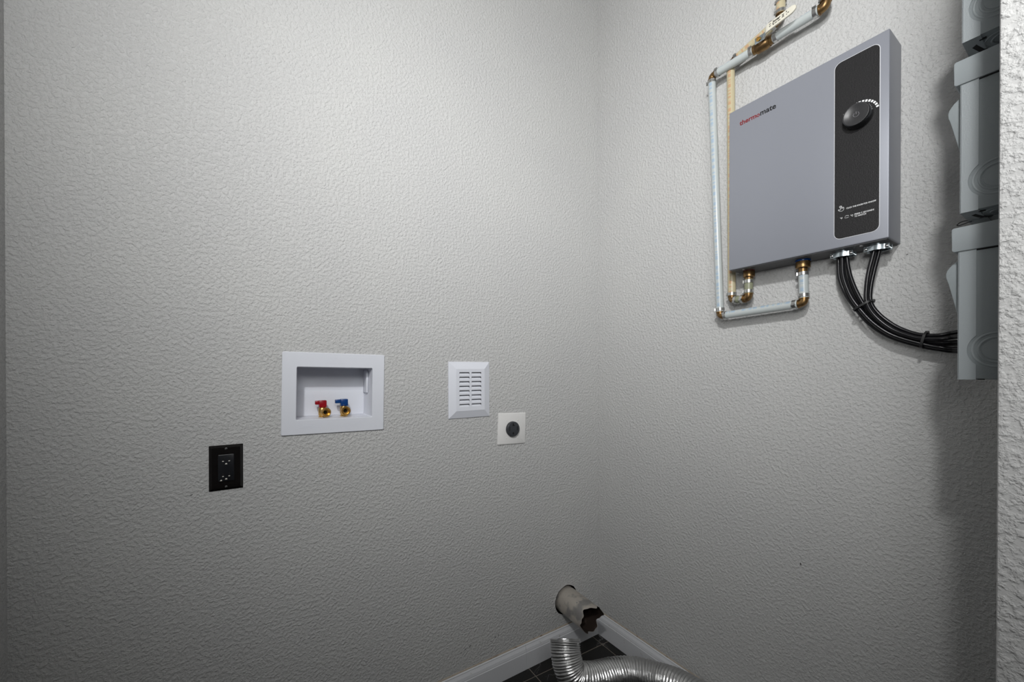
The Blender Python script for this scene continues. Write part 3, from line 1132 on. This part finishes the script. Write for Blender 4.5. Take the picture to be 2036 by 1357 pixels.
# steps inside: ledge on the right cheek and panel lines on the back
wpart(prism('side_step', [(IW - .0085, -.002), (IW - .0035, -.002), (IW - .0035, .066), (IW - .0085, .066)], wb, -DEP + .0005, -.034, PLASTIC, bevel=.001))
wpart(prism('back_rib', [(-.040, .028), (.010, .028), (.010, .0295), (-.040, .0295)], wb, -DEP, -DEP + .0012, PLASTIC))
wpart(prism('back_panel', rrect(-.099, -.0705, .0945, .004, .001), wb, -DEP, -DEP + .0012, PLASTIC, bevel=.0004))
for (u, v, w) in ((-.004, .0995, .030), (-.006, .0945, .034), (-.008, .0890, .042), (-.006, .0845, .050),
                  (-.062, -.0850, .018), (-.062, -.0905, .050), (-.066, -.0945, .056), (.046, -.0835, .020), (.048, -.0885, .044), (.050, -.0925, .050)):
    wpart(prism('embossed_mark', [(u - w / 2, v), (u + w / 2, v), (u + w / 2, v + .0009), (u - w / 2, v + .0009)], wb, .0041, .0045, PLASTIC))


def washer_valve(x, zring, hmat, turn, wing, label):
    yb = .045
    zb = WB_C[1] - IH + .003
    root = empty('washer_valve', (x, yb, zb), label, 'valve', 'laundry supply valves')

    def P(o):
        return wpart(o, root)
    # body: vertical barrel plus boss
    bm = bmesh.new()
    add_lathe(bm, (x - .003, yb, zb - .004), (0, 0, 1), [(0, 0), (0, .0105), (.004, .0105), (.005, .0090), (zring - zb - .006, .0090), (zring - zb - .004, .0105), (zring - zb + .014, .0105),
                                                (zring - zb + .017, .0085), (zring - zb + .019, 0)], 24)
    P(finish('body', bm, BRIGHTBRASS, smooth=True))
    ax = Vector((sin(turn), -cos(turn), 0))
    bm = bmesh.new()
    add_lathe(bm, (x - .003, yb, zring), ax, [(.004, .0085), (.014, .0085), (.015, .0118), (.020, .0122), (.0205, .0132), (.0262, .0132), (.0272, .0124), (.0272, .0108),
                                              (.0262, .0098), (.019, .0094), (.0185, .0058), (.012, .0054)], 32)
    P(finish('hose_outlet', bm, BRIGHTBRASS, smooth=True))
    bm = bmesh.new()
    add_lathe(bm, (x - .003, yb, zring), ax, [(.0125, .0056), (.0122, 0)], 20)
    P(finish('outlet_bore', bm, SLOT, smooth=True))
    # handle: collar with one wing to the left
    zt = zring + .0135
    bm = bmesh.new()
    add_box(bm, (x - .0125, yb - .0095, zt), (x + .0075, yb + .0095, zt + .0205), .0016)
    add_box(bm, (x - wing, yb - .0055, zt + .0085), (x - .0095, yb + .0055, zt + .0197), .0016)
    P(finish('handle', bm, hmat, smooth=True))


washer_valve(-1.0785, 1.0042, REDPL, .30, .0225, 'brass laundry valve with a red lever handle')
washer_valve(-1.0195, 1.0058, BLUEPL, .05, .0275, 'brass laundry valve with a blue lever handle')

# ================================================================== VENT COVER
vf = on_back(-.6234, 1.0595, 0.004)
vent = empty('vent_cover', (-.6234, 0, .9640), 'white rectangular vent cover with two columns of slots on the back wall', 'vent')
VW, VH = .0788, .0960
PW, PH = .0548, .0715
bm = bmesh.new()
pan_c = .0
loops = [([(-VW, -VH), (VW, -VH), (VW, VH), (-VW, VH)], .0002),
         ([(-VW, -VH), (VW, -VH), (VW, VH), (-VW, VH)], .0030),
         ([(-PW - .0006, -PH - .0006), (PW + .0006, -PH - .0006), (PW + .0006, PH + .0006), (-PW - .0006, PH + .0006)], .0118),
         ([(-PW, -PH), (PW, -PH), (PW, PH), (-PW, PH)], .0123)]
V = [[bm.verts.new(vf(u, v, d)) for u, v in lp] for lp, d in loops]
for A, B in zip(V, V[1:]):
    for k in range(4):
        bm.faces.new((A[k], A[(k + 1) % 4], B[(k + 1) % 4], B[k]))
wpart(finish('frame', bm, PLASTIC), vent)
# face grid: bars between the openings
cols = [(-.0430, -.0048), (.0032, .0412)]
row0, rstep, rh = .0605, .01545, .0094
bm = bmesh.new()
ub = [-PW, cols[0][0], cols[0][1], cols[1][0], cols[1][1], PW]
vbs = [PH]
for k in range(8):
    vbs += [row0 - k * rstep, row0 - k * rstep - rh]
vbs += [-PH]
for i in range(5):
    for j in range(len(vbs) - 1):
        if i in (1, 3) and j % 2 == 1:
            continue
        a0, a1, b1_, b0_ = ub[i], ub[i + 1], vbs[j], vbs[j + 1]
        bm.faces.new([bm.verts.new(vf(u, v, .0123)) for u, v in ((a0, b0_), (a1, b0_), (a1, b1_), (a0, b1_))])
bmesh.ops.remove_doubles(bm, verts=bm.verts[:], dist=1e-5)
r = bmesh.ops.extrude_face_region(bm, geom=bm.faces[:])
bmesh.ops.translate(bm, verts=[g for g in r['geom'] if isinstance(g, bmesh.types.BMVert)], vec=Vector((0, .0014, 0)))
wpart(finish('face_grid', bm, PLASTIC), vent)
wpart(prism('backing', [(-PW + .002, -PH + .002), (PW - .002, -PH + .002), (PW - .002, PH - .002), (-PW + .002, PH - .002)], vf, .0010, .0016,
            simple('vent_backing', (.10, .10, .11), .7)), vent)
slat_me = None
for (c0, c1) in cols:
    for k in range(8):
        v1 = row0 - k * rstep
        # louvre: leans out at the bottom
        P = [(v1 - .0022, .0040), (v1 - rh - .0002, .0112), (v1 - rh - .0002, .0124), (v1 - .0022, .0052)]
        A = on_back(0, 0)
        bm = bmesh.new()
        va = [bm.verts.new(vf(c0, v, d)) for v, d in P]
        vb = [bm.verts.new(vf(c1, v, d)) for v, d in P]
        bm.faces.new(va)
        bm.faces.new(vb[::-1])
        for q in range(4):
            bm.faces.new((va[q], va[(q + 1) % 4], vb[(q + 1) % 4], vb[q]))
        wpart(finish('louvre', bm, PLASTIC), vent)

# ================================================================== DRYER RECEPTACLE
DR = on_back(-.4478, .9116, -.033)
dry = empty('dryer_receptacle', (-.4478, 0, .854), 'round black dryer receptacle on a square white wall plate', 'receptacle')
bm = bmesh.new()
loops = [(rrect(-.0610, -.0576, .0610, .0576, .0025), .0002), (rrect(-.0610, -.0576, .0610, .0576, .0025), .0028), (rrect(-.0580, -.0546, .0580, .0546, .0025), .0048)]
V = [[bm.verts.new(DR(u, v, d)) for u, v in lp] for lp, d in loops]
for A, B in zip(V, V[1:]):
    for k in range(len(A)):
        bm.faces.new((A[k], A[(k + 1) % len(A)], B[(k + 1) % len(A)], B[k]))
bm.faces.new(V[-1])
wpart(finish('plate', bm, PLASTIC2, smooth=True), dry)
dc = DR(-.0005, -.001, 0)
bm = bmesh.new()
add_lathe(bm, dc, (0, -1, 0), [(.0045, .0278), (.0130, .0274), (.0148, .0262), (.0152, .0250), (.0152, 0)], 44)
sock = wpart(finish('socket', bm, simple('socket_charcoal', (0.036, 0.039, 0.045), 0.45), smooth=True), dry)


def dsub(o):
    o.parent = sock


for P in ([(-.0192, -.0065), (-.0160, -.0065), (-.0160, .0080), (-.0192, .0080)], [(.0140, -.0060), (.0172, -.0060), (.0172, .0085), (.0140, .0085)],
          [(-.0055, .0105), (.0040, .0105), (.0040, .0135), (.0005, .0135), (.0005, .0200), (-.0035, .0200), (-.0035, .0205), (-.0055, .0205)],
          [(-.0050, -.0205), (.0020, -.0205), (.0020, -.0150), (.0008, -.0128), (-.0015, -.0120), (-.0038, -.0128), (-.0050, -.0150)]):
    dsub(prism('slot', P, DR, .0145, .0154, SLOT))
for (u, v) in ((-.024, .030), (.024, .030), (-.024, -.034), (.024, -.034)):
    bm = bmesh.new()
    add_lathe(bm, DR(u, v, 0), (0, -1, 0), [(.0045, .0026), (.0058, .0022), (.0060, 0)], 12)
    wpart(finish('screw', bm, PLASTIC2, smooth=True), dry)

# ================================================================== BLACK OUTLET
GF = on_back(-1.3103, .8807, 0.0)
gf = empty('wall_outlet', (-1.3103, 0, .824), 'glossy black duplex wall outlet and plate low on the back wall', 'outlet')
bm = bmesh.new()
loops = [(rrect(-.0354, -.0568, .0354, .0568, .0015), .0002), (rrect(-.0354, -.0568, .0354, .0568, .0015), .0008), (rrect(-.0295, -.0508, .0295, .0508, .0015), .0052)]
V = [[bm.verts.new(GF(u, v, d)) for u, v in lp] for lp, d in loops]
for A, B in zip(V, V[1:]):
    for k in range(len(A)):
        bm.faces.new((A[k], A[(k + 1) % len(A)], B[(k + 1) % len(A)], B[k]))
bm.faces.new(V[-1])
wpart(finish('plate', bm, BLACKGLOSS), gf)
ins = wpart(prism('receptacle', rrect(-.0167, -.0333, .0167, .0333, .002), GF, .005, .0074, BLACKPL, bevel=.0007), gf)


def gsub(o):
    o.parent = ins


CREAMSLOT = simple('slot_contact', (.75, .73, .66), .4)
for vz in (.0175, -.0205):
    for u in (-.0064, .0064):
        gsub(prism('slot', [(u - .0010, vz), (u + .0010, vz), (u + .0010, vz + .0085), (u - .0010, vz + .0085)], GF, .0072, .0078, SLOT))
        gsub(prism('contact', [(u - .0016, vz - .0014), (u + .0016, vz - .0014), (u + .0016, vz + .0004), (u - .0016, vz + .0004)], GF, .0072, .0079, CREAMSLOT))
    gsub(prism('ground_hole', [(.0024 * cos(a), vz - .0085 + .0030 * sin(a)) for a in [radians(180 * k / 8) for k in range(9)]], GF, .0072, .0079, CREAMSLOT))
gsub(prism('marking', [(-.0130, -.0318), (-.0085, -.0318), (-.0085, -.0300), (-.0105, -.0285)], GF, .0072, .0078, CREAMSLOT))
for v in (.0478, -.0478):
    bm = bmesh.new()
    add_lathe(bm, GF(0, v, 0), (0, -1, 0), [(.0045, .0031), (.0058, .0028), (.0064, 0)], 14)
    wpart(finish('screw', bm, CHROME, smooth=True), gf)

# ================================================================== DUCT STUB IN THE WALL
stub = empty('vent_pipe_stub', STUB, 'old galvanised exhaust pipe with torn rusty end sticking out of the back wall', 'pipe')


def stub_len(a):
    """length of the pipe at angle a (0 = up, clockwise seen from the room)"""
    return .147 + .006 * sin(a + .6) - .012 * max(0, cos(a - 5.4)) ** 6 - .016 * max(0, cos(a - 2.2)) ** 5 + .007 * sin(5 * a + 1) + .003 * sin(11 * a)


SD = Vector((.01, -1, -.055)).normalized()
SEG = 72


def stub_mesh(r, l0, shrink):
    bm = bmesh.new()
    rings = []
    for j in range(13):
        ring = []
        for k in range(SEG):
            a = 2 * pi * k / SEG
            L = stub_len(a) - shrink
            t = -l0 + (L + l0) * j / 12
            # dent towards the mouth
            f = max(0, t / .147)
            rr = r * (1 - .07 * f ** 2 * max(0, cos(a - 5.5)) ** 3 - .05 * f ** 3 * max(0, cos(a - 2.0)) ** 2)
            p = STUB + SD * t + (Vector((1, 0, 0)) * sin(a) + Vector((0, 0, 1)) * cos(a)) * rr
            ring.append(bm.verts.new(p))
        rings.append(ring)
    for A, B in zip(rings, rings[1:]):
        for k in range(SEG):
            bm.faces.new((A[k], A[(k + 1) % SEG], B[(k + 1) % SEG], B[k]))
    return bm


o = wpart(finish('pipe_wall', stub_mesh(.0508, .05, 0), GALV, smooth=True), stub)
o = wpart(finish('rusty_lining', stub_mesh(.0498, .05, .0008), RUST, smooth=True), stub)
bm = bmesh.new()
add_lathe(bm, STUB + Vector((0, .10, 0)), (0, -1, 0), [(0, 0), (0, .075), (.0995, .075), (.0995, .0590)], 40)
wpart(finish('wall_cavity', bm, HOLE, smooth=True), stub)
# rivets and seam
for (t, a) in ((.088, 5.75), (.095, 5.95)):
    bm = bmesh.new()
    rad = Vector((sin(a), 0, cos(a)))
    add_lathe(bm, STUB + SD * t + rad * .0500, rad, [(0, .003), (.002, .0026), (.0028, 0)], 10)
    wpart(finish('rivet', bm, STEEL, smooth=True), stub)

# ================================================================== FLEXIBLE DUCT
dpts = [(-.352, -.190, .200), (-.366, -.212, .158), (-.362, -.236, .112), (-.322, -.252, .088), (-.262, -.263, .074), (-.198, -.276, .068), (-.138, -.306, .066),
        (-.092, -.368, .066), (-.074, -.440, .078), (-.070, -.540, .086), (-.070, -.680, .074), (-.075, -.860, .058), (-.090, -1.020, .056), (-.14, -1.13, .056)]
path = resample(catmull(dpts, 14), .00125)
jit = [random.uniform(-.0010, .0010) for _ in range(400)]


def drad(i, s):
    ph = s / .0066 if s < .12 else .12 / .0066 + (s - .12) / .0112
    k = int(ph)
    fr = ph - k
    w = abs(fr - .5) * 2
    r = .0490 + .0028 * (1 - w ** 1.6) + jit[k % 400] * .6
    if s < .006:
        r = .0515
    return r


bm = bmesh.new()
add_tube(bm, path, drad, seg=40, cap=False, uv=False)
fd = finish('flexible_duct', bm, DUCT, smooth=True)
tag(fd, 'shiny aluminium flexible dryer duct lying on the black tile floor', 'duct')
for p in fd.data.polygons:
    p.use_smooth = True
